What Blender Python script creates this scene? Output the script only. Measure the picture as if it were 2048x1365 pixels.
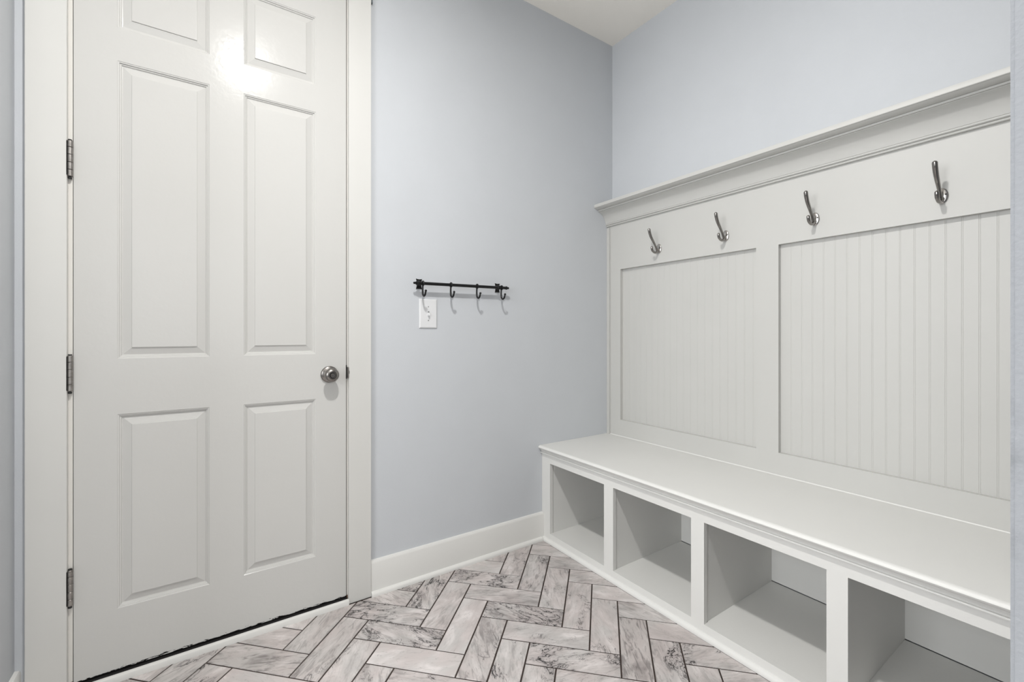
import bpy, bmesh, math, random
from mathutils import Vector, Matrix

# ---------------------------------------------------------------- camera, light, exposure
scn = bpy.context.scene
for o in list(bpy.data.objects):
    bpy.data.objects.remove(o)
C = scn.collection
R = math.radians

cam_d = bpy.data.cameras.new('camera')
cam = bpy.data.objects.new('camera', cam_d)
C.objects.link(cam)
cam_d.sensor_width = 36
cam_d.lens = 888.6 / 2048 * 36
cam_d.shift_y = -(682.5 - 667.47) / 2048
cam_d.clip_start = 0.02
cam.location = (-1.94544, -1.81519, 1.0605)
cam.rotation_euler = (R(90), 0, R(-34.261))
scn.camera = cam

w = bpy.data.worlds.new('world')
scn.world = w
w.use_nodes = True
w.node_tree.nodes['Background'].inputs[0].default_value = (0.9, 0.95, 1, 1)
w.node_tree.nodes['Background'].inputs[1].default_value = 0.35

scn.view_settings.view_transform = 'Standard'
scn.view_settings.look = 'None'
scn.view_settings.exposure = 0.0
scn.view_settings.gamma = 1
scn.view_settings.use_curve_mapping = False

LAMP = (-1.77, -1.26)
H = 2.739


def area(name, loc, size, power, col=(1, 1, 1)):
    d = bpy.data.lights.new(name, 'AREA')
    d.shape = 'DISK'
    d.size = size
    d.energy = power
    d.color = col
    o = bpy.data.objects.new(name, d)
    o.location = loc
    C.objects.link(o)
    return o




def fill_light(name, loc, rot, sx, sy, power, col=(0.97, 0.985, 1)):
    d = bpy.data.lights.new(name, 'AREA')
    d.shape = 'RECTANGLE'
    d.size, d.size_y = sx, sy
    d.energy = power
    d.color = col
    o = bpy.data.objects.new(name, d)
    o.location = loc
    o.rotation_euler = rot
    C.objects.link(o)


# added fill lights, set in made-up windows behind and left of the camera
fill_light('rear_fill_light', (-1.95, -4.43, 1.55), (R(90), 0, 0), 2.0, 1.5, 46)
fill_light('left_fill_light', (-4.03, -1.60, 1.55), (R(90), 0, R(-90)), 2.0, 1.5, 88)
area('ceiling_lamp_light', (LAMP[0], LAMP[1], H - 0.078), 0.115, 38, (1, 0.985, 0.965))


# ---------------------------------------------------------------- materials
def mat(name, col, rough=0.5, metal=0.0, bump=None, spec=0.5, var=None):
    m = bpy.data.materials.new(name)
    m.use_nodes = True
    nt = m.node_tree
    b = nt.nodes['Principled BSDF']
    b.inputs['Base Color'].default_value = (*col, 1)
    b.inputs['Roughness'].default_value = rough
    b.inputs['Metallic'].default_value = metal
    b.inputs['Specular IOR Level'].default_value = spec
    tc = nt.nodes.new('ShaderNodeTexCoord')
    if var:
        n = nt.nodes.new('ShaderNodeTexNoise')
        n.inputs['Scale'].default_value = var[0]
        n.inputs['Detail'].default_value = 4
        nt.links.new(tc.outputs['Object'], n.inputs['Vector'])
        mr = nt.nodes.new('ShaderNodeMapRange')
        mr.inputs[1].default_value = 0.3
        mr.inputs[2].default_value = 0.7
        mr.inputs[3].default_value = 1 - var[1]
        mr.inputs[4].default_value = 1 + var[1] * 0.5
        nt.links.new(n.outputs[0], mr.inputs[0])
        hs = nt.nodes.new('ShaderNodeHueSaturation')
        hs.inputs['Color'].default_value = (*col, 1)
        nt.links.new(mr.outputs[0], hs.inputs['Value'])
        nt.links.new(hs.outputs[0], b.inputs['Base Color'])
    if bump:
        n = nt.nodes.new('ShaderNodeTexNoise')
        n.inputs['Scale'].default_value = bump[0]
        n.inputs['Detail'].default_value = 3
        nt.links.new(tc.outputs['Object'], n.inputs['Vector'])
        bp = nt.nodes.new('ShaderNodeBump')
        bp.inputs['Strength'].default_value = bump[1]
        bp.inputs['Distance'].default_value = bump[2] if len(bump) > 2 else 0.001
        nt.links.new(n.outputs[0], bp.inputs['Height'])
        nt.links.new(bp.outputs[0], b.inputs['Normal'])
    return m


WALL = (0.532, 0.550, 0.572)
TRIM = (0.68, 0.675, 0.65)
M = {
    'wall': mat('blue_grey_wall_paint', WALL, 0.75, bump=(260, 0.25, 0.001), var=(6, 0.015), spec=0.3),
    'ceiling': mat('ceiling_paint', (0.90, 0.865, 0.80), 0.9, bump=(200, 0.2, 0.001), var=(5, 0.02), spec=0.2),
    'trim': mat('white_trim_paint', TRIM, 0.42, bump=(70, 0.12, 0.0008), var=(3, 0.012)),
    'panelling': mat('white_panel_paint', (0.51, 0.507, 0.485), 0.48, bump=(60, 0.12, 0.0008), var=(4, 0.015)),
    'bench': mat('white_bench_paint', (0.655, 0.652, 0.63), 0.48, bump=(60, 0.12, 0.0008), var=(4, 0.015)),
    'casing': mat('white_casing_paint', (0.60, 0.595, 0.57), 0.42, bump=(70, 0.12, 0.0008), var=(3, 0.012)),
    'plate': mat('white_plastic', (0.68, 0.685, 0.69), 0.32),
    'black': mat('black_rubber_and_gap', (0.012, 0.011, 0.011), 0.7),
    'iron': mat('black_iron', (0.004, 0.004, 0.0045), 0.38, 0.0, bump=(300, 0.3, 0.0005), spec=0.35),
    'nickel': mat('satin_nickel', (0.28, 0.265, 0.25), 0.18, 1.0),
    'nickel_plate': mat('bright_nickel', (0.48, 0.46, 0.44), 0.2, 1.0),
    'knob': mat('brushed_nickel', (0.27, 0.255, 0.24), 0.27, 1.0),
    'hinge': mat('worn_steel', (0.33, 0.31, 0.29), 0.42, 0.9, bump=(400, 0.5, 0.0005), var=(90, 0.25)),
    'dark': mat('dark_metal', (0.02, 0.02, 0.02), 0.5, 0.4),
    'grout': mat('brown_grout', (0.045, 0.031, 0.026), 0.9, var=(40, 0.3)),
    'screw': mat('screw_grey', (0.35, 0.35, 0.35), 0.4, 0.6),
    'clip': mat('grey_clip', (0.14, 0.16, 0.17), 0.5),
}

# lamp lens
ml = bpy.data.materials.new('lamp_lens')
ml.use_nodes = True
ml.node_tree.nodes['Principled BSDF'].inputs['Base Color'].default_value = (0.9, 0.9, 0.88, 1)
ml.node_tree.nodes['Principled BSDF'].inputs['Emission Color'].default_value = (1, 0.97, 0.92, 1)
ml.node_tree.nodes['Principled BSDF'].inputs['Emission Strength'].default_value = 3
M['lens'] = ml



def chipped(name, base, zc, kind):
    """gloss paint that is chipped to black (door) or rusted (jamb) near its lower edge"""
    m = mat(name, base, 0.19, bump=(60, 0.22, 0.0015), spec=0.11)
    nt = m.node_tree
    b = nt.nodes['Principled BSDF']
    g = nt.nodes.new('ShaderNodeNewGeometry')
    sp = nt.nodes.new('ShaderNodeSeparateXYZ')
    nt.links.new(g.outputs['Position'], sp.inputs[0])
    mp = nt.nodes.new('ShaderNodeMapping')
    mp.inputs['Scale'].default_value = (28, 28, 150)
    nt.links.new(g.outputs['Position'], mp.inputs[0])
    n = nt.nodes.new('ShaderNodeTexNoise')
    n.inputs['Scale'].default_value = 1
    n.inputs['Detail'].default_value = 5
    n.inputs['Roughness'].default_value = 0.65
    nt.links.new(mp.outputs[0], n.inputs['Vector'])
    # threshold rises with height above zc
    mr = nt.nodes.new('ShaderNodeMapRange')
    mr.inputs[1].default_value = zc
    mr.inputs[2].default_value = zc + 0.016
    mr.inputs[3].default_value = 0.44
    mr.inputs[4].default_value = 0.80
    mr.clamp = False
    nt.links.new(sp.outputs[2], mr.inputs[0])
    gt = nt.nodes.new('ShaderNodeMath')
    gt.operation = 'GREATER_THAN'
    nt.links.new(n.outputs[0], gt.inputs[0])
    nt.links.new(mr.outputs[0], gt.inputs[1])
    mx = nt.nodes.new('ShaderNodeMix')
    mx.data_type = 'RGBA'
    mx.inputs[6].default_value = (*base, 1)
    mx.inputs[7].default_value = (0.012, 0.011, 0.010, 1) if kind == 'black' else (0.12, 0.06, 0.035, 1)
    nt.links.new(gt.outputs[0], mx.inputs[0])
    nt.links.new(mx.outputs[2], b.inputs['Base Color'])
    return m


DOORC = (0.55, 0.545, 0.525)
M['door'] = chipped('white_gloss_door_paint', DOORC, 0.024, 'black')
M['jamb'] = chipped('white_jamb_paint', (0.66, 0.64, 0.60), 0.027, 'rust')


def marble():
    m = bpy.data.materials.new('grey_pink_marble')
    m.use_nodes = True
    nt = m.node_tree
    N = nt.nodes
    L = nt.links
    b = N['Principled BSDF']
    b.inputs['Roughness'].default_value = 0.42

    def attr(n):
        a = N.new('ShaderNodeAttribute')
        a.attribute_type = 'OBJECT'
        a.attribute_name = n
        return a.outputs['Fac']

    def math_(op, a, b_=None, c=None, clamp=False):
        x = N.new('ShaderNodeMath')
        x.operation = op
        x.use_clamp = clamp
        for i, v in enumerate((a, b_, c)):
            if v is None:
                continue
            if isinstance(v, (int, float)):
                x.inputs[i].default_value = v
            else:
                L.new(v, x.inputs[i])
        return x.outputs[0]

    def maprange(v, a, b_, c, d, clamp=True, smooth=False):
        x = N.new('ShaderNodeMapRange')
        x.clamp = clamp
        if smooth:
            x.interpolation_type = 'SMOOTHSTEP'
        for i, q in enumerate((v, a, b_, c, d)):
            if isinstance(q, (int, float)):
                x.inputs[i].default_value = q
            else:
                L.new(q, x.inputs[i])
        return x.outputs[0]

    shade, vein, seed, turn = attr('shade'), attr('vein'), attr('seed'), attr('turn')
    tc = N.new('ShaderNodeTexCoord')
    vr = N.new('ShaderNodeVectorRotate')
    vr.rotation_type = 'Z_AXIS'
    L.new(tc.outputs['Object'], vr.inputs['Vector'])
    L.new(turn, vr.inputs['Angle'])
    off = N.new('ShaderNodeCombineXYZ')
    L.new(math_('MULTIPLY', seed, 3.17), off.inputs[0])
    L.new(math_('MULTIPLY', seed, 1.71), off.inputs[1])
    L.new(math_('MULTIPLY', seed, 0.37), off.inputs[2])

    def coord(scale):
        mp = N.new('ShaderNodeMapping')
        mp.inputs['Scale'].default_value = scale
        L.new(vr.outputs[0], mp.inputs[0])
        a = N.new('ShaderNodeVectorMath')
        a.operation = 'ADD'
        L.new(mp.outputs[0], a.inputs[0])
        L.new(off.outputs[0], a.inputs[1])
        return a.outputs[0]

    def noise(vec, s, det, rough, dist):
        n = N.new('ShaderNodeTexNoise')
        n.inputs['Scale'].default_value = s
        n.inputs['Detail'].default_value = det
        n.inputs['Roughness'].default_value = rough
        n.inputs['Distortion'].default_value = dist
        L.new(vec, n.inputs['Vector'])
        return n.outputs[0]

    def mix(f, a, b_):
        x = N.new('ShaderNodeMix')
        x.data_type = 'RGBA'
        for i, q in ((0, f), (6, a), (7, b_)):
            if isinstance(q, tuple):
                x.inputs[i].default_value = (*q, 1)
            elif isinstance(q, (int, float)):
                x.inputs[i].default_value = q
            else:
                L.new(q, x.inputs[i])
        return x.outputs[2]

    flow = coord((1, 2.0, 1))
    cloud = noise(flow, 9, 6, 0.55, 0.6)
    streak = noise(coord((1, 4.5, 1)), 15, 6, 0.6, 1.0)
    warm = noise(coord((1, 1.5, 1)), 7, 3, 0.5, 0.4)
    col = mix(maprange(warm, 0.4, 0.62, 0, 1), (0.545, 0.493, 0.478), (0.53, 0.505, 0.49))
    # white clouds
    col = mix(maprange(cloud, 0.52, 0.70, 0, 0.75), col, (0.74, 0.695, 0.68))
    # grey clouds, strength by shade
    g1 = maprange(cloud, math_('SUBTRACT', 0.52, math_('MULTIPLY', shade, 0.08)), 0.30, 0, 1)
    col = mix(math_('MULTIPLY', g1, math_('MULTIPLY_ADD', shade, 0.80, 0.18), clamp=True), col, (0.19, 0.17, 0.165))
    col = mix(math_('MULTIPLY', shade, 0.38), col, (0.32, 0.29, 0.275))
    # fine grey streaks along the flow
    s1 = maprange(streak, 0.50, 0.38, 0, 1)
    col = mix(math_('MULTIPLY', s1, math_('MULTIPLY_ADD', shade, 0.85, 0.04), clamp=True), col, (0.17, 0.155, 0.15))

    # black squiggly veins: thin ridges of a distorted noise, gated by a patchy mask
    def ridge(vec, s, dist, width):
        n = noise(vec, s, 4, 0.58, dist)
        d = math_('ABSOLUTE', math_('SUBTRACT', n, 0.5))
        return maprange(d, 0, width, 1, 0)
    vm = noise(coord((1, 1.8, 1)), 8, 2, 0.5, 0.3)
    gate = maprange(vm, math_('SUBTRACT', 0.62, math_('MULTIPLY', vein, 0.20)),
                    math_('SUBTRACT', 0.70, math_('MULTIPLY', vein, 0.20)), 0, 1)
    r1 = ridge(coord((1, 1.9, 1)), 6.5, 1.6, 0.017)
    r2 = ridge(coord((1.2, 2.6, 1)), 8.5, 2.0, 0.014)
    vv = math_('MULTIPLY', math_('MAXIMUM', r1, r2), gate)
    vv = math_('MULTIPLY', vv, maprange(vein, 0, 0.5, 0, 1.25), clamp=True)
    halo = math_('MULTIPLY', gate, math_('MULTIPLY', ridge(coord((1, 1.9, 1)), 6.5, 1.6, 0.10), maprange(vein, 0, 1, 0, 0.55)), clamp=True)
    col = mix(halo, col, (0.22, 0.20, 0.195))
    col = mix(vv, col, (0.022, 0.020, 0.020))
    # long faint scratches
    r3 = ridge(coord((1, 5, 1)), 7, 0.4, 0.006)
    col = mix(math_('MULTIPLY', r3, 0.5), col, (0.20, 0.18, 0.175))
    L.new(col, b.inputs['Base Color'])
    bp = N.new('ShaderNodeBump')
    bp.inputs['Strength'].default_value = 0.15
    bp.inputs['Distance'].default_value = 0.001
    L.new(streak, bp.inputs['Height'])
    L.new(bp.outputs[0], b.inputs['Normal'])
    return m


M['marble'] = marble()

# near partition: rolled wall paint seen close up, darkened to carry its shade, with a few dark scuffs
NEAR_SHADED = (0.27, 0.28, 0.295)
mw = mat('shaded_wall_paint', NEAR_SHADED, 0.7, bump=(420, 0.30, 0.0006), spec=0.3)
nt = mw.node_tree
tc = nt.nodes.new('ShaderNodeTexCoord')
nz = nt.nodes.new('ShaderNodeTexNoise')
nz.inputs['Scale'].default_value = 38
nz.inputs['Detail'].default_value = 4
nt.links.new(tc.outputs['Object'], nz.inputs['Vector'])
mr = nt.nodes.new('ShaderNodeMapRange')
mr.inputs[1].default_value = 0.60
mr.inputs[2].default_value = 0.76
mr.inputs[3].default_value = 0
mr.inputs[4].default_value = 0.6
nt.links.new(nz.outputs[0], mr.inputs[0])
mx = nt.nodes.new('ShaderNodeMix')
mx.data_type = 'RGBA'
mx.inputs[6].default_value = (*NEAR_SHADED, 1)
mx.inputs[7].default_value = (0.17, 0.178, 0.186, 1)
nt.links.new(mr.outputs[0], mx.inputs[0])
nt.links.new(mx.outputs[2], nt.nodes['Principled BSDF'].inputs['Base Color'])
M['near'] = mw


# ---------------------------------------------------------------- mesh helpers
def obj(name, bm, m, parent=None, smooth=False, bevel=0.0, angle=35):
    me = bpy.data.meshes.new(name)
    bmesh.ops.recalc_face_normals(bm, faces=bm.faces)
    if bevel:
        es = [e for e in bm.edges if len(e.link_faces) == 2 and e.calc_face_angle(0) > 0.6]
        bmesh.ops.bevel(bm, geom=es, offset=bevel, segments=2, affect='EDGES', clamp_overlap=True)
    bm.to_mesh(me)
    bm.free()
    if smooth:
        me.shade_auto_smooth(use_auto_smooth=True, angle=R(angle)) if hasattr(me, 'shade_auto_smooth') else None
        for p in me.polygons:
            p.use_smooth = True
        try:
            me.set_sharp_from_angle(angle=R(angle))
        except Exception:
            pass
    me.materials.append(M[m] if isinstance(m, str) else m)
    o = bpy.data.objects.new(name, me)
    C.objects.link(o)
    if parent:
        o.parent = parent
    return o


def bx(bm, x0, x1, y0, y1, z0, z1):
    v = [bm.verts.new(p) for p in ((x0, y0, z0), (x1, y0, z0), (x1, y1, z0), (x0, y1, z0),
                                   (x0, y0, z1), (x1, y0, z1), (x1, y1, z1), (x0, y1, z1))]
    for f in ((0, 3, 2, 1), (4, 5, 6, 7), (0, 1, 5, 4), (1, 2, 6, 5), (2, 3, 7, 6), (3, 0, 4, 7)):
        bm.faces.new([v[i] for i in f])
    return bm


def box(*a):
    return bx(bmesh.new(), *a)


def extr(prof, axis, a, b, bm=None):
    """closed polygon prof extruded along an axis; prof pairs are the two other axes in xyz order"""
    bm = bm or bmesh.new()

    def P(p, t):
        if axis == 'x':
            return (t, p[0], p[1])
        if axis == 'y':
            return (p[0], t, p[1])
        return (p[0], p[1], t)
    A = [bm.verts.new(P(p, a)) for p in prof]
    B = [bm.verts.new(P(p, b)) for p in prof]
    n = len(prof)
    for i in range(n):
        bm.faces.new((A[i], A[(i + 1) % n], B[(i + 1) % n], B[i]))
    bm.faces.new(A[::-1])
    bm.faces.new(B)
    return bm


def tube(pts, rad, seg=12, bm=None, caps=True):
    """round tube through pts (Vectors), smooth catmull; rad is a number or a list"""
    bm = bm or bmesh.new()
    pts = [Vector(p) for p in pts]
    if not isinstance(rad, (list, tuple)):
        rad = [rad] * len(pts)
    up = Vector((0.31, 0.57, 0.76))
    tans = [(pts[min(i + 1, len(pts) - 1)] - pts[max(i - 1, 0)]).normalized() for i in range(len(pts))]
    n = (up - tans[0] * up.dot(tans[0])).normalized()
    rings = []
    for p, t, r in zip(pts, tans, rad):
        n = (n - t * n.dot(t)).normalized()
        bn = t.cross(n)
        rings.append([bm.verts.new(p + (n * math.cos(2 * math.pi * k / seg) + bn * math.sin(2 * math.pi * k / seg)) * r)
                      for k in range(seg)])
    for a, b in zip(rings, rings[1:]):
        for k in range(seg):
            bm.faces.new((a[k], a[(k + 1) % seg], b[(k + 1) % seg], b[k]))
    if caps:
        bm.faces.new(rings[0][::-1])
        bm.faces.new(rings[-1])
    return bm


def smooth_path(ctrl, rads, n=6):
    """catmull-rom through control points with radii"""
    P = [Vector(c) for c in ctrl]
    P = [P[0] * 2 - P[1]] + P + [P[-1] * 2 - P[-2]]
    r = [rads[0]] + list(rads) + [rads[-1]]
    out, ro = [], []
    for i in range(1, len(P) - 2):
        for k in range(n):
            t = k / n
            q = 0.5 * ((2 * P[i]) + (P[i + 1] - P[i - 1]) * t + (2 * P[i - 1] - 5 * P[i] + 4 * P[i + 1] - P[i + 2]) * t * t
                       + (3 * P[i] - P[i - 1] - 3 * P[i + 1] + P[i + 2]) * t ** 3)
            out.append(q)
            ro.append(r[i] * (1 - t) + r[i + 1] * t)
    out.append(P[-2])
    ro.append(r[-2])
    return out, ro


def round_end(pts, rads, steps=4):
    """add a hemispherical tip to the last point"""
    p, q = pts[-1], pts[-2]
    d = (p - q).normalized()
    r = rads[-1]
    for k in range(1, steps + 1):
        a = math.pi / 2 * k / steps
        pts.append(p + d * r * math.sin(a))
        rads.append(max(r * math.cos(a), r * 0.06))
    return pts, rads


def lathe(prof, axis, centre, seg=32, bm=None):
    """prof: (distance along axis, radius)"""
    bm = bm or bmesh.new()
    c = Vector(centre)
    ax = {'x': (Vector((1, 0, 0)), Vector((0, 1, 0)), Vector((0, 0, 1))),
          'y': (Vector((0, 1, 0)), Vector((1, 0, 0)), Vector((0, 0, 1))),
          'z': (Vector((0, 0, 1)), Vector((1, 0, 0)), Vector((0, 1, 0)))}[axis]
    rings = []
    for d, r in prof:
        r = max(r, 1e-5)
        rings.append([bm.verts.new(c + ax[0] * d + (ax[1] * math.cos(2 * math.pi * k / seg) + ax[2] * math.sin(2 * math.pi * k / seg)) * r)
                      for k in range(seg)])
    for a, b in zip(rings, rings[1:]):
        for k in range(seg):
            bm.faces.new((a[k], a[(k + 1) % seg], b[(k + 1) % seg], b[k]))
    bm.faces.new(rings[0][::-1])
    bm.faces.new(rings[-1])
    return bm


def ball(c, r, bm=None, seg=16):
    prof = [(-r * math.cos(math.pi * k / 10), r * math.sin(math.pi * k / 10)) for k in range(11)]
    return lathe(prof, 'x', c, seg, bm)


def empty(name, loc=(0, 0, 0)):
    o = bpy.data.objects.new(name, None)
    o.empty_display_size = 0.05
    o.location = loc
    C.objects.link(o)
    return o


def struct(name, bm, m, label=None, **k):
    o = obj(name, bm, m, None, **k)
    o['kind'] = 'structure'
    if label:
        o['label'] = label
    return o


def tag(o, label, cat, group=None):
    o['label'] = label
    o['category'] = cat
    if group:
        o['group'] = group
    return o


def adopt(root, loc):
    """root was built with its parts in world coordinates: put its origin at loc"""
    root.location = loc
    for ch in root.children:
        ch.location = Vector(ch.location) - Vector(loc)


# ---------------------------------------------------------------- room shell
XL = -2.397        # left wall
YF = -1.775        # near partition, room side
YB = -1.895        # near partition, hall side
XJ = -1.640        # jamb of the opening the camera stands in
XJL = -2.36
DH = 2.384         # door opening head
HALL = -4.4
# far wall with its door opening
DX0, DX1 = -2.301, -1.4805
b = box(-4.12, DX0, 0, 0.12, 0, H)
bx(b, DX1, 0.12, 0, 0.12, 0, H)
bx(b, DX0, DX1, 0, 0.12, DH + 0.02, H)
struct('wall_back', b, 'wall', 'pale blue grey wall with the white door and the black hook rail')
struct('wall_right', box(0, 0.12, HALL, 0, 0, H), 'wall', 'pale blue grey wall above the white panelled bench back')
YL = -0.55         # left wall cut short out of view so the left fill light gets in
struct('wall_left', box(XL - 0.12, XL, YL, 0, 0, H), 'wall', 'sliver of blue grey wall at the left edge')
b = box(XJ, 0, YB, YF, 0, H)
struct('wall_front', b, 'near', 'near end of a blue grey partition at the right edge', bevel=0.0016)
struct('ceiling', box(-4.12, 0.12, HALL - 0.12, 0.12, H, H + 0.1), 'ceiling', 'plain warm white ceiling')
b = box(-4.12, -2.95, HALL - 0.12, HALL, 0, H)
bx(b, -0.95, 0.12, HALL - 0.12, HALL, 0, H)
bx(b, -2.95, -0.95, HALL - 0.12, HALL, 0, 0.8)
bx(b, -2.95, -0.95, HALL - 0.12, HALL, 2.3, H)
struct('wall_rear', b, 'wall')
b = box(-4.12, -4.0, HALL, -2.60, 0, H)
bx(b, -4.12, -4.0, -0.60, 0, 0, H)
bx(b, -4.12, -4.0, -2.60, -0.60, 0, 0.8)
bx(b, -4.12, -4.0, -2.60, -0.60, 2.3, H)
struct('wall_rear_left', b, 'wall')
for nm, ax in (('added_window_1', 'x'), ('added_window_2', 'y')):  # added frames round the two fill lights, out of view
    b = bmesh.new()
    for q0, q1, z0_, z1_ in ((0, 0.06, 0.8, 2.3), (1.94, 2.0, 0.8, 2.3), (0.06, 1.94, 0.8, 0.86), (0.06, 1.94, 2.24, 2.3), (0.98, 1.02, 0.86, 2.24)):
        if ax == 'x':
            bx(b, -2.95 + q0, -2.95 + q1, HALL - 0.02, HALL + 0.015, z0_, z1_)
        else:
            bx(b, -4.02, -3.985, -2.60 + q0, -2.60 + q1, z0_, z1_)
    struct(nm, b, 'trim')

# ceiling lamps (out of frame)
t = empty('ceiling_lamp')
lx, ly = LAMP
obj('housing', lathe([(-0.031, 0.050), (-0.028, 0.066), (-0.010, 0.074), (0, 0.076)], 'z', (lx, ly, H), 40), 'plate', t, smooth=True)
obj('lens', lathe([(-0.074, 0.056), (-0.070, 0.060), (-0.030, 0.062)], 'z', (lx, ly, H), 32), 'lens', t, smooth=True)
adopt(t, (lx, ly, H))
tag(t, 'small round white ceiling lamp of the mudroom', 'lamp')
# ---------------------------------------------------------------- floor with herringbone tiles
floor = struct('floor', box(-4.12, 0.12, HALL - 0.12, 0.12, -0.1, -0.0022), 'grout', 'marble herringbone floor with dark brown joints')
ang = R(-45.7)
W, op, oq = 0.1007, 0.00026, -0.04443
Pv = Vector((math.cos(ang), math.sin(ang)))
Qv = Vector((-math.sin(ang), math.cos(ang)))
STYLE = {(-15, -15): (.3, .1), (-14, -16): (.55, .5), (-14, -13): (.3, .15), (-13, -14): (.85, .1), (-12, -15): (.05, .1),
         (-12, -12): (.05, .1), (-11, -13): (.45, .05), (-11, -10): (.5, .3), (-10, -14): (.55, .4), (-10, -11): (.3, .9),
         (-9, -15): (.25, .3), (-9, -12): (.4, .95), (-8, -16): (.5, .3), (-8, -13): (0, 0), (-8, -10): (.5, .6),
         (-7, -14): (.5, .5), (-7, -11): (.35, .1), (-7, -8): (.3, 1), (-8, -7): (.05, 0), (-6, -12): (.05, .1),
         (-6, -9): (.5, .2), (-6, -6): (.45, .4), (-5, -13): (.55, .4), (-5, -10): (.7, 1.15), (-5, -7): (.4, .4),
         (-4, -5): (.2, 0), (-4, -14): (.3, .5), (-4, -11): (.15, .25), (-4, -8): (.6, .5), (-3, -9): (.35, .35),
         (-3, -6): (.4, .1), (-3, -12): (.3, .8), (-2, -10): (.2, .35), (-2, -7): (.4, .1), (-2, -13): (.5, .2),
         (-3, -15): (.3, .5), (-1, -11): (.1, .35), (-1, -8): (.05, 0), (0, -12): (.85, .05), (0, -9): (.4, .1),
         (1, -13): (.5, .55), (1, -10): (.15, .1), (2, -11): (.35, .5), (2, -14): (.35, .1), (3, -12): (.3, .1)}


def clip_poly(poly, f):
    out = []
    for i, p in enumerate(poly):
        q = poly[(i + 1) % len(poly)]
        a, c = f(p), f(q)
        if a >= 0:
            out.append(p)
        if (a >= 0) != (c >= 0):
            out.append(p.lerp(q, a / (a - c)))
    return out


rnd = random.Random(5)
zones = [lambda p: -0.535 - p.x, lambda p: -0.0235 - p.y]
for i in range(-40, 22):
    for j in range(-55, 12):
        k = (i + j + 21) % 6
        if k == 0:
            c, hw, turn = (i + 1.5, j + .5), (1.5, .5), 0
        elif k == 3:
            c, hw, turn = (i + .5, j + 1.5), (.5, 1.5), R(90)
        else:
            continue
        ctr = Pv * (c[0] * W + op) + Qv * (c[1] * W + oq)
        if not (-3.2 < ctr.x < -0.3 and -2.75 < ctr.y < 0.2):
            continue
        g = 0.0026
        poly = [ctr + Pv * s * (hw[0] * W - g) + Qv * t * (hw[1] * W - g) for s, t in ((-1, -1), (1, -1), (1, 1), (-1, 1))]
        fl = list(zones)
        if ctr.y > YL - 0.15:      # along the short left wall
            fl += [lambda p: p.x - (XL + 0.014)]
        if ctr.x > XJ - 0.02:
            fl += [lambda p: p.y - (YF + 0.002)]
        elif ctr.y < YF + 0.1:
            fl += [lambda p: XJ - 0.002 - p.x]
        for f in fl:
            poly = clip_poly(poly, f)
            if len(poly) < 3:
                break
        if len(poly) < 3:
            continue
        area_ = abs(sum(poly[n].x * poly[(n + 1) % len(poly)].y - poly[(n + 1) % len(poly)].x * poly[n].y for n in range(len(poly)))) / 2
        if area_ < 6e-5:
            continue
        bm = bmesh.new()
        dz = rnd.uniform(-0.0003, 0.0003)
        # local frame: x along the length of the tile
        X = Pv if turn == 0 else Qv
        Y = Vector((-X.y, X.x))
        loc = [((p - ctr).dot(X), (p - ctr).dot(Y)) for p in poly]
        cx = sum(q[0] for q in loc) / len(loc)
        cy = sum(q[1] for q in loc) / len(loc)
        lo = [bm.verts.new((x, y, -0.008)) for x, y in loc]
        mid = [bm.verts.new((x, y, -0.0007 + dz)) for x, y in loc]

        def ins(x, y, d=0.0009):
            v = Vector((cx - x, cy - y))
            return (x + v.x / v.length * d * 1.3, y + v.y / v.length * d * 1.3)
        top = [bm.verts.new((*ins(x, y), dz)) for x, y in loc]
        nn = len(loc)
        for a, c2 in ((lo, mid), (mid, top)):
            for q in range(nn):
                bm.faces.new((a[q], a[(q + 1) % nn], c2[(q + 1) % nn], c2[q]))
        bm.faces.new(top)
        bm.faces.new(lo[::-1])
        o = obj('tile', bm, 'marble', floor)
        o.location = (ctr.x, ctr.y, 0)
        o.rotation_euler = (0, 0, math.atan2(X.y, X.x))
        st = STYLE.get((i, j), (rnd.uniform(.1, .6), rnd.choice((0, .2, .4, .8))))
        o['shade'] = float(st[0])
        o['vein'] = float(st[1])
        o['seed'] = float(rnd.uniform(0, 40))
        o['turn'] = float(rnd.uniform(-0.5, 0.5))

# ---------------------------------------------------------------- baseboards
prof = [(0, 0), (-0.014, 0), (-0.014, 0.129), (-0.0125, 0.133), (-0.009, 0.1385), (0, 0.1397)]
struct('baseboard_back', extr(prof, 'x', -1.4066, -0.5215), 'trim', 'white baseboard below the blue grey wall, left of the bench', smooth=True)
shoe = [(-0.0142, 0), (-0.0285, 0), (-0.0285, 0.006), (-0.0265, 0.0125), (-0.022, 0.0165), (-0.0142, 0.018)]
struct('trim_1', extr(shoe, 'x', -1.4066, -0.5355), 'trim', 'white quarter round along the foot of the back baseboard', smooth=True)
struct('baseboard_left', extr([(XL, 0), (XL + 0.013, 0), (XL + 0.013, 0.104), (XL + 0.009, 0.110), (XL, 0.112)], 'y', YL, -0.0005), 'trim',
       'short end of white baseboard in the lower left corner', smooth=True)

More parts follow.
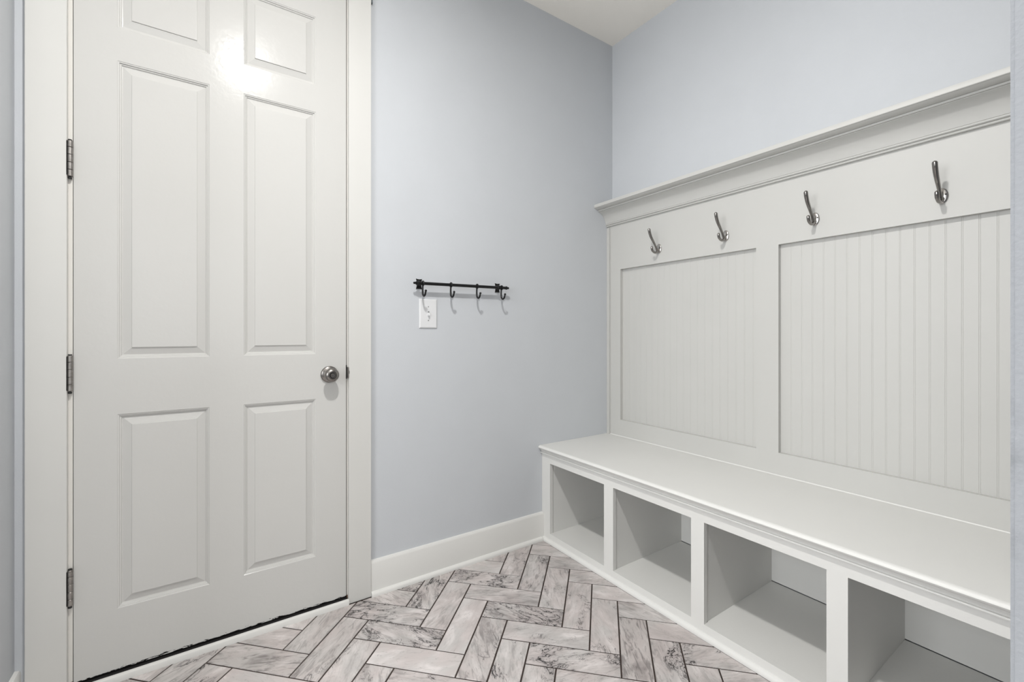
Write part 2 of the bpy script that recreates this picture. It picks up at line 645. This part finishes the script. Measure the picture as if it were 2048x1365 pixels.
# ---------------------------------------------------------------- door casing, jamb, sill
struct('trim_2', box(-2.3735, -2.2885, -0.018, -0.0002, 0.0, DH + 0.09), 'casing', 'flat white door casing beside the hinges', bevel=0.0012)
struct('trim_3', box(-1.4945, -1.4068, -0.018, -0.0002, 0.0, DH + 0.09), 'casing', 'flat white door casing beside the door knob', bevel=0.0012)
struct('trim_4', box(-2.2883, -1.4947, -0.018, -0.0002, DH + 0.006, DH + 0.09), 'casing', 'white head casing over the door', bevel=0.0012)
b = box(DX0 + 0.0005, -2.2790, 0.0, 0.12, 0.0, DH + 0.0005)
bx(b, -1.4972, DX1 - 0.0005, 0.0, 0.12, 0.0, DH + 0.0005)
bx(b, DX0 + 0.0005, DX1 - 0.0005, 0.0, 0.12, DH + 0.0005, DH + 0.0195)
# stops
bx(b, -2.2790, -2.268, 0.0425, 0.09, 0.021, DH)
bx(b, -1.5095, -1.4972, 0.0425, 0.09, 0.021, DH)
bx(b, -2.268, -1.5095, 0.0425, 0.09, DH - 0.0125, DH)
struct('trim_5', b, 'jamb', 'white door jamb with a brown rust stain at its foot by the knob side')
sill = struct('trim_7', extr([(-0.0262, 0), (-0.0262, 0.0125), (-0.0245, 0.0175), (-0.0205, 0.0195), (-0.0130, 0.0195), (-0.0130, 0)],
                             'x', -2.2883, -1.4947), 'trim', 'narrow white painted door sill strip', smooth=True)
thr = obj('seal_and_gap_shade', extr([(-0.0129, 0.0), (-0.0129, 0.0185), (0.005, 0.0178), (0.012, 0.020), (0.034, 0.020), (0.12, 0.0185), (0.12, 0.0)],
                                'x', -2.2789, -1.4974), 'black', sill)
struct('gap_light_blocker', box(DX0 - 0.1, DX1 + 0.1, 0.1202, 0.13, 0, H), 'dark')   # unseen dark slab added to keep light out of the door gaps

obj('seal_and_gap_shade', box(-1.4998, -1.4974, 0.0045, 0.040, 0.022, DH - 0.001), 'black', bpy.data.objects['trim_5'])  # black strip put in the knob side gap to paint its shade
obj('seal_and_gap_shade', box(-2.2789, -2.2776, 0.0045, 0.040, 0.022, DH - 0.001), 'black', bpy.data.objects['trim_5'])  # black strip painting the shade of the hinge side gap

# ---------------------------------------------------------------- door
door = empty('door_1')
door['kind'] = 'structure'
door['label'] = 'white six panel door with satin nickel knob and steel hinges'
DL, DR, DB = -2.2774, -1.5000, 0.0250
xs = [DL, -2.180, -1.945, -1.846, -1.6105, DR]
zs = [DB, 0.2125, 0.8115, 0.9830, 1.9025, 2.004, 2.2640, 2.3815]
bm = bmesh.new()
V = {}


def gv(i, j, y):
    if (i, j, y) not in V:
        V[(i, j, y)] = bm.verts.new((xs[i], y, zs[j]))
    return V[(i, j, y)]


holes = [(1, 1), (3, 1), (1, 3), (3, 3), (1, 5), (3, 5)]
for i in range(5):
    for j in range(7):
        if (i, j) not in holes:
            bm.faces.new((gv(i, j, 0.0), gv(i + 1, j, 0.0), gv(i + 1, j + 1, 0.0), gv(i, j + 1, 0.0)))
for i in range(5):
    bm.faces.new((gv(i, 0, 0.0), gv(i + 1, 0, 0.0), gv(i + 1, 0, 0.011), gv(i, 0, 0.011)))
    bm.faces.new((gv(i, 7, 0.0), gv(i + 1, 7, 0.0), gv(i + 1, 7, 0.011), gv(i, 7, 0.011)))
for j in range(7):
    bm.faces.new((gv(0, j, 0.0), gv(0, j + 1, 0.0), gv(0, j + 1, 0.011), gv(0, j, 0.011)))
    bm.faces.new((gv(5, j, 0.0), gv(5, j + 1, 0.0), gv(5, j + 1, 0.011), gv(5, j, 0.011)))
bx(bm, DL, DR, 0.011, 0.041, DB, zs[7])
obj('door_slab', bm, 'door', door)
PROF = [(0, 0), (0.0012, 0.0012), (0.0045, 0.0022), (0.0052, 0.0050), (0.0090, 0.0062), (0.0100, 0.0088), (0.0125, 0.0094), (0.0340, 0.0034),
        (0.0346, 0.0008), (0.0360, 0.0006)]
for i, j in holes:
    bm = bmesh.new()
    x0, x1, z0, z1 = xs[i], xs[i + 1], zs[j], zs[j + 1]
    prev = None
    for d, y in PROF:
        ring = [bm.verts.new(p) for p in ((x0 + d, y, z0 + d), (x1 - d, y, z0 + d), (x1 - d, y, z1 - d), (x0 + d, y, z1 - d))]
        if prev:
            for q in range(4):
                bm.faces.new((prev[q], prev[(q + 1) % 4], ring[(q + 1) % 4], ring[q]))
        prev = ring
    bm.faces.new(prev)
    obj('door_panel', bm, 'door', door)

# knob
KX, KZ = -1.5630, 0.9030
kn = obj('door_knob', lathe([(0.0, 0.0310), (-0.0035, 0.0320), (-0.0055, 0.0312), (-0.0085, 0.0270), (-0.0100, 0.0205), (-0.0135, 0.0150),
                             (-0.0190, 0.0130), (-0.0250, 0.0135), (-0.0290, 0.0170), (-0.0330, 0.0222), (-0.0380, 0.0255), (-0.0440, 0.0266),
                             (-0.0500, 0.0254), (-0.0545, 0.0225), (-0.0575, 0.0175), (-0.0585, 0.0145), (-0.0575, 0.0132), (-0.0540, 0.0130)],
                            'y', (KX, -0.0003, KZ), 48), 'knob', door, smooth=True, angle=50)
kn['label'] = 'round satin nickel door knob'
obj('key_recess', lathe([(-0.0542, 0.0130), (-0.0544, 0.0078)], 'y', (KX, 0, KZ), 32), 'dark', kn)
tb = lathe([(-0.0544, 0.0082), (-0.0630, 0.0080), (-0.0650, 0.0066)], 'y', (KX, 0, KZ), 24)
bx(tb, KX - 0.0058, KX + 0.0058, -0.0685, -0.0655, KZ - 0.0016, KZ + 0.0016)
obj('thumb_turn', tb, 'knob', kn, smooth=True)
obj('rosette_screw', lathe([(-0.009, 0.0022), (-0.0100, 0.0012)], 'y', (KX - 0.0245, 0.001, KZ + 0.003), 12), 'dark', kn)
lt = box(-1.5012, -1.4966, -0.0004, 0.012, 0.882, 0.936)
obj('latch_plate', lt, 'dark', door)
sk = box(-1.4970, -1.4935, -0.0188, -0.0003, 0.886, 0.928)
bx(sk, -1.4935, -1.4915, -0.0190, -0.0179, 0.903, 0.914)
obj('strike_plate', sk, 'hinge', door, bevel=0.0006)

# hinges
for zc in (0.3145, 0.9435, 1.5735, 2.2030):
    hc = Vector((-2.2828, -0.0105, zc))
    hg = obj('hinge', box(-2.2893, -2.2880, -0.0175, 0.0, zc - 0.050, zc + 0.050), 'dark', door)
    hg['label'] = 'worn steel door hinge'
    kz = [(-.0520, -.0335), (-.0325, -.0115), (-.0107, .0112), (.0120, .0325), (.0335, .0520)]
    for a, c in kz:
        r = 0.0068
        obj('knuckle', lathe([(a, r - 0.0007), (a + 0.0008, r), (c - 0.0008, r), (c, r - 0.0007)], 'z', hc, 20), 'hinge', hg, smooth=True)
    obj('hinge_pin', lathe([(-0.0600, 0.0025), (-0.0590, 0.0044), (-0.0560, 0.0048), (-0.0545, 0.0036), (-0.0500, 0.0032), (0.0525, 0.0032), (0.0535, 0.0050), (0.0560, 0.0040)],
                           'z', hc, 16), 'dark', hg, smooth=True)
adopt(door, (DL, 0, DB))

# ---------------------------------------------------------------- light switch
sw = empty('light_switch')
sx0, sx1, sz0, sz1 = -1.1960, -1.1135, 1.0838, 1.2110
sc = (sx0 + sx1) / 2
bm = bmesh.new()
rings = []
for d, y in ((0, -0.0004), (0.0004, -0.003), (0.0022, -0.0052), (0.005, -0.0062)):
    rings.append([bm.verts.new(p) for p in ((sx0 + d, y, sz0 + d), (sx1 - d, y, sz0 + d), (sx1 - d, y, sz1 - d), (sx0 + d, y, sz1 - d))])
for a, c in zip(rings, rings[1:]):
    for q in range(4):
        bm.faces.new((a[q], a[(q + 1) % 4], c[(q + 1) % 4], c[q]))
bm.faces.new(rings[-1])
bm.faces.new(rings[0][::-1])
obj('wall_plate', bm, 'plate', sw)
szc = 1.1475
obj('toggle_slot', box(sc - 0.0055, sc + 0.0055, -0.0068, -0.0060, szc - 0.0125, szc + 0.0125), 'plate', sw, bevel=0.0003)
obj('slot_shadow_gap', box(sc - 0.0038, sc + 0.0038, -0.0071, -0.0066, szc + 0.0045, szc + 0.0105), 'screw', sw)
obj('toggle', extr([(-0.0066, szc + 0.004), (-0.0066, szc - 0.008), (-0.0185, szc - 0.0105), (-0.0190, szc - 0.0045)], 'x', sc - 0.0034, sc + 0.0034),
    'plate', sw, bevel=0.0008)
for dz in (-0.0300, 0.0300):
    obj('screw', lathe([(-0.0060, 0.0027), (-0.0072, 0.0024), (-0.0075, 0.0012)], 'y', (sc, 0, szc + dz), 12), 'screw', sw, smooth=True)
adopt(sw, (sc, 0, szc))
tag(sw, 'white single toggle light switch on the blue grey wall below the black hook rail', 'light switch')

# ---------------------------------------------------------------- black hook rail
rk = empty('hook_rail')


def rz(x):
    return 1.2738 + (x + 1.2323) * 0.0107


RY = -0.038
bm = lathe([(-0.2315, 0.0060), (-0.2310, 0.0068), (0.2310, 0.0068), (0.2315, 0.0060)], 'x', (0, 0, 0), 20)
rod = obj('rail', bm, 'iron', rk, smooth=True)
xm = (-1.2235 - 0.7665) / 2
rod.location = (xm, RY, rz(xm))
rod.rotation_euler = (0, -math.atan(0.0107), 0)
for s, xe in ((-1, -1.2235), (1, -0.7665)):
    pf = [(0, 0.0060), (0.0015, 0.0085), (0.003, 0.0085), (0.0045, 0.0050), (0.0060, 0.0036), (0.0075, 0.0032), (0.0085, 0.0040), (0.0105, 0.0050),
          (0.0130, 0.0053), (0.0155, 0.0045), (0.0170, 0.0025), (0.0178, 0.0005)]
    f = obj('finial', lathe([(d * s, r) for d, r in pf], 'x', (0, 0, 0), 20), 'iron', rk, smooth=True)
    f.location = (xe - s * 0.004, RY, rz(xe))
for xc, zc in ((-1.1968, 1.2750), (-0.7966, 1.2806)):
    # flared plate with waisted sides
    hw, hh = 0.0132, 0.0218
    out = []
    for t in range(9):
        u = -1 + t / 4
        out.append((xc + hw * (0.72 + 0.28 * u * u), zc + hh * u))
    for t in range(9):
        u = 1 - t / 4
        out.append((xc - hw * (0.72 + 0.28 * u * u), zc + hh * u))
    top = [(xc + hw * (1 - t / 3) * 1.0, zc + hh * (1 - 0.10 * (1 - abs(1 - t / 3) ** 2))) for t in range(1, 6)]
    out = out[:9] + top + out[9:]
    br = obj('bracket', extr([(x, z) for x, z in out], 'y', -0.0035, -0.0003), 'iron', rk)
    xk = xc - 0.0165
    arm, ar = smooth_path([(xc, -0.003, zc), (xc - 0.004, -0.016, zc - 0.002), (xk, -0.030, rz(xk))], [0.006, 0.0045, 0.006])
    obj('bracket_arm', tube(arm, ar, 12), 'iron', br, smooth=True)
    obj('bracket_collar', lathe([(-0.0075, 0.0080), (-0.006, 0.0095), (0.006, 0.0095), (0.0075, 0.0080)], 'x', (xk, RY, rz(xk)), 20), 'iron', br, smooth=True)
    for dz in (-0.0165, 0.0165):
        obj('bracket_screw', lathe([(-0.0034, 0.0028), (-0.0055, 0.0020)], 'y', (xc, 0, zc + dz), 12), 'dark', br, smooth=True)
for hx in (-1.1935, -1.0613, -0.9288, -0.7950):
    z0 = rz(hx)
    # ring round the rail
    ring = bmesh.new()
    n1, n2 = 24, 8
    vs = [[ring.verts.new((hx + 0.0036 * math.cos(2 * math.pi * b_ / n2), RY + (0.0092 + 0.0030 * math.sin(2 * math.pi * b_ / n2)) * math.cos(2 * math.pi * a / n1),
                           z0 + (0.0092 + 0.0030 * math.sin(2 * math.pi * b_ / n2)) * math.sin(2 * math.pi * a / n1))) for b_ in range(n2)] for a in range(n1)]
    for a in range(n1):
        for b_ in range(n2):
            ring.faces.new((vs[a][b_], vs[(a + 1) % n1][b_], vs[(a + 1) % n1][(b_ + 1) % n2], vs[a][(b_ + 1) % n2]))
    pts, rr = smooth_path([(hx, -0.0360, z0 - 0.008), (hx, -0.0345, z0 - 0.024), (hx, -0.0350, z0 - 0.038), (hx, -0.0395, z0 - 0.0495),
                           (hx, -0.0490, z0 - 0.0545), (hx, -0.0600, z0 - 0.0500), (hx, -0.0655, z0 - 0.041), (hx, -0.0675, z0 - 0.034)],
                          [0.0036, 0.0038, 0.0041, 0.0042, 0.0042, 0.0041, 0.0037, 0.0032])
    tube(pts, rr, 12, ring)
    ball((hx, -0.0680, z0 - 0.0335), 0.0052, ring)
    obj('hook', ring, 'iron', rk, smooth=True)
adopt(rk, (xm, 0, rz(xm)))
tag(rk, 'black iron rail with four hooks on the blue grey wall above the light switch', 'hook rail')

# small grey clip at the top of the casing
cl = obj('wall_clip', box(-1.4062, -1.3985, -0.012, -0.0003, 2.398, 2.425), 'clip', bevel=0.0015)
tag(cl, 'tiny grey clip on the wall beside the top of the right door casing', 'clip')

# ---------------------------------------------------------------- bench
bn = empty('storage_bench')
XF = -0.521          # face frame front
XFB = -0.502
BE = YF + 0.0015     # right end
ST = 0.4845          # seat top
FB, FT, FS = 0.0455, 0.4010, 0.4655
G = 'bench'
nose = [(-0.0385, ST), (-0.5290, ST), (-0.532, ST), (-0.5385, ST - 0.0012), (-0.5435, ST - 0.0045), (-0.5458, ST - 0.0095), (-0.5440, ST - 0.0145), (-0.5395, ST - 0.0178),
        (-0.5340, ST - 0.0190), (-0.5310, ST - 0.0190), (-0.0385, ST - 0.0190)]
obj('seat', extr(nose, 'y', BE, -0.0006), G, bn, smooth=True)
mold = [(-0.5212, FS - 0.0002), (-0.5325, FS - 0.0002), (-0.5320, FS - 0.0030), (-0.5290, FS - 0.0070), (-0.5262, FS - 0.0125), (-0.5262, FS - 0.0150),
        (-0.5312, FS - 0.0152), (-0.5325, FS - 0.0175), (-0.5318, FS - 0.0205), (-0.5285, FS - 0.0222), (-0.5212, FS - 0.0224)]
obj('caulk_line', extr([(-0.0397, ST), (-0.0425, ST), (-0.0415, ST + 0.0008), (-0.0405, ST + 0.0018), (-0.0397, ST + 0.0030)], 'y', BE, -0.022), G, bn)
obj('seat_molding', extr(mold, 'y', BE, -0.0006), G, bn, smooth=True)
obj('top_rail', box(XF, XFB, BE, -0.0006, FT, FS - 0.0003), G, bn)
obj('bottom_rail', box(XF, XFB, BE, -0.0006, 0.0, FB), G, bn)
st = [(-0.0655, -0.0006), (-0.4903, -0.4372), (-0.9123, -0.8618), (-1.3345, -1.2840), (BE, -1.7060)]
for a, c in st:
    obj('stile', box(XF, XFB, a, c, FB, FT), G, bn)
obj('cubby_floor', box(XFB + 0.0002, -0.0405, BE, -0.0006, FB - 0.018, FB), G, bn)
obj('back_board', box(-0.0400, -0.0285, BE, -0.0006, FB + 0.003, FS - 0.0002), G, bn)
for a, c in ((-0.0640, -0.0420), (-0.4870, -0.4405), (-0.9090, -0.8650), (-1.3312, -1.2873), (-1.730, -1.7095)):
    obj('divider', box(XFB + 0.0036, -0.0402, a, c, FB + 0.0003, FS - 0.0003), G, bn)
sh = [(XF - 0.0002, 0.0), (XF - 0.0136, 0.0), (XF - 0.0136, 0.006), (XF - 0.0118, 0.0125), (XF - 0.0075, 0.0165), (XF - 0.0002, 0.018)]
obj('shoe_molding', extr(sh, 'y', BE, -0.0145), G, bn, smooth=True)
adopt(bn, (-0.27, -0.9, 0))
tag(bn, 'long white painted bench with open shoe cubbies along the right wall', 'bench')

# ---------------------------------------------------------------- panelled back with frieze and crown
pn = empty('coat_rack_panel')
XP = -0.0395
XPB = -0.0205
Z0 = ST + 0.0004
ZG, ZF, ZT = 0.5764, 1.4215, 1.6740
obj('bottom_rail', box(XP, XPB, BE, -0.0006, Z0, ZG), 'panelling', pn)
obj('frieze_board', box(XP, XPB, BE, -0.0006, ZF, 1.690), 'panelling', pn)
for a, c in ((-0.0970, -0.0006), (-0.9350, -0.8454), (BE, -1.6830)):
    obj('stile', box(XP, XPB, a, c, ZG, ZF), 'panelling', pn)
obj('filler_strip', box(-0.0478, XP - 0.0002, -0.0215, -0.0004, Z0, 1.668), 'panelling', pn, bevel=0.0008)
# beaded boards
pitch = 0.03755
prof0 = [(0.0024, 0.0), (0.0024 + 0.0305, 0.0)]
for k in range(-4, 46):
    yb = -1.5390 + pitch * k              # centre of a bead; the board runs from it towards the next one
    y0, y1 = yb - 0.0020, yb + pitch - 0.0020
    lims = None
    for lo, hi in ((-1.688, -0.929), (-0.8515, -0.0915)):
        if y1 > lo and y0 < hi:
            lims = (lo, hi)
    if not lims:
        continue
    X = XPB - 0.0002
    d = 0.0007
    pts = [(X + 0.006, y0), (X + d, y0), (X + 0.0003, y0 + 0.0005), (X, y0 + 0.0014), (X, y0 + 0.0026), (X + 0.0003, y0 + 0.0035), (X + d, y0 + 0.0040),
           (X + 0.0001, y0 + 0.0046), (X, y0 + 0.0052), (X, y1 - 0.0005), (X + 0.0003, y1), (X + 0.006, y1)]
    vp = clip_poly([Vector(p) for p in pts], lambda p: p.y - lims[0])
    if len(vp) > 2:
        vp = clip_poly(vp, lambda p: lims[1] - p.y)
    if len(vp) < 3:
        continue
    obj('beaded_board', extr([(p.x, p.y) for p in vp], 'z', ZG - 0.008, ZF + 0.008), 'panelling', pn)
obj('backing', box(-0.0135, -0.0006, BE, -0.0006, Z0, 1.690), 'panelling', pn)
crown = [(-0.0397, 1.6745), (-0.0470, 1.6745), (-0.0500, 1.6755), (-0.0515, 1.6780), (-0.0505, 1.6805), (-0.0485, 1.6815), (-0.0485, 1.6822), (-0.0525, 1.6830), (-0.0555, 1.6850),
         (-0.0565, 1.6880), (-0.0550, 1.6905), (-0.0525, 1.6915), (-0.0545, 1.6918), (-0.0590, 1.7030), (-0.0645, 1.7150), (-0.0720, 1.7270), (-0.0820, 1.7385), (-0.0950, 1.7470),
         (-0.1085, 1.7525), (-0.1085, 1.7545), (-0.1155, 1.7545), (-0.1165, 1.7560), (-0.1165, 1.7605), (-0.1150, 1.7615), (-0.1200, 1.7620), (-0.1300, 1.7640), (-0.1380, 1.7668),
         (-0.1425, 1.7700), (-0.0395, 1.7700)]
obj('crown_molding', extr(crown, 'y', BE, -0.0006), 'panelling', pn, smooth=True, angle=28)
obj('cap_shelf', extr([(-0.0006, 1.7702), (-0.1450, 1.7702), (-0.1468, 1.7720), (-0.1472, 1.7860), (-0.1460, 1.7880), (-0.0006, 1.7880)], 'y', BE, -0.0006), 'panelling', pn, smooth=True)
obj('crown_blocking', box(-0.0393, -0.0006, BE, -0.0006, 1.6902, 1.7700), 'panelling', pn)
adopt(pn, (-0.02, -0.9, Z0))
tag(pn, 'tall white beadboard panel with crown shelf above the bench', 'wall panel')

# ---------------------------------------------------------------- coat hooks
labels = ['satin nickel double coat hook nearest the far corner of the room', 'satin nickel double coat hook second from the far corner, left of the centre stile',
          'satin nickel double coat hook second from the right, just right of the centre stile', 'satin nickel double coat hook nearest the right edge of the picture']


def make_hook(yc, zc):
    t = empty('coat_hook')
    x = XP - 0.0004
    bm = bmesh.new()
    rings = []
    for d, s in ((0, 1), (0.0022, 1.0), (0.0034, 0.95), (0.0046, 0.80), (0.0056, 0.55), (0.0062, 0.28)):
        rings.append([bm.verts.new((x - d, yc + 0.0155 * s * math.cos(2 * math.pi * k / 36), zc + 0.0245 * s * math.sin(2 * math.pi * k / 36))) for k in range(36)])
    for a, c in zip(rings, rings[1:]):
        for k in range(36):
            bm.faces.new((a[k], a[(k + 1) % 36], c[(k + 1) % 36], c[k]))
    bm.faces.new(rings[-1])
    bm.faces.new(rings[0][::-1])
    obj('back_plate', bm, 'nickel_plate', t, smooth=True)
    U = [(0.004, -0.010, .0075), (0.012, -0.009, .0066), (0.020, -0.002, .0054), (0.028, 0.010, .0048), (0.040, 0.025, .0053), (0.053, 0.040, .0062),
         (0.066, 0.057, .0067), (0.0745, 0.075, .0070), (0.078, 0.0875, .0071)]
    p, r = smooth_path([(x - d, yc, zc + h) for d, h, _ in U], [q[2] for q in U])
    p, r = round_end(p, r)
    obj('upper_arm', tube(p, r, 16), 'nickel', t, smooth=True, angle=60)
    Lw = [(0.006, -0.011, .0076), (0.017, -0.018, .0062), (0.029, -0.0225, .0054), (0.041, -0.0210, .0054), (0.0525, -0.0140, .0057), (0.0565, -0.0050, .0059), (0.0575, 0.001, .0059)]
    p, r = smooth_path([(x - d, yc, zc + h) for d, h, _ in Lw], [q[2] for q in Lw])
    p, r = round_end(p, r)
    obj('lower_arm', tube(p, r, 16), 'nickel', t, smooth=True, angle=60)
    for s in (-1, 1):
        obj('screw', lathe([(0.003, 0.0026), (-0.0052, 0.0026), (-0.0060, 0.0018)], 'x', (x, yc + s * 0.0095, zc + 0.003), 14), 'dark', t, smooth=True)
    adopt(t, (x, yc, zc))
    return t


src = None
for (yc, zc), lab in zip(((-0.3570, 1.4950), (-0.7130, 1.4960), (-1.0670, 1.4960), (-1.4215, 1.4930)), labels):
    if src is None:
        src = make_hook(yc, zc)
        o = src
    else:
        o = src.copy()
        C.objects.link(o)
        for ch in src.children:
            c = ch.copy()
            C.objects.link(c)
            c.parent = o
        o.location = (src.location.x, yc, zc)
    tag(o, lab, 'coat hook', 'satin nickel coat hooks on the white frieze board')
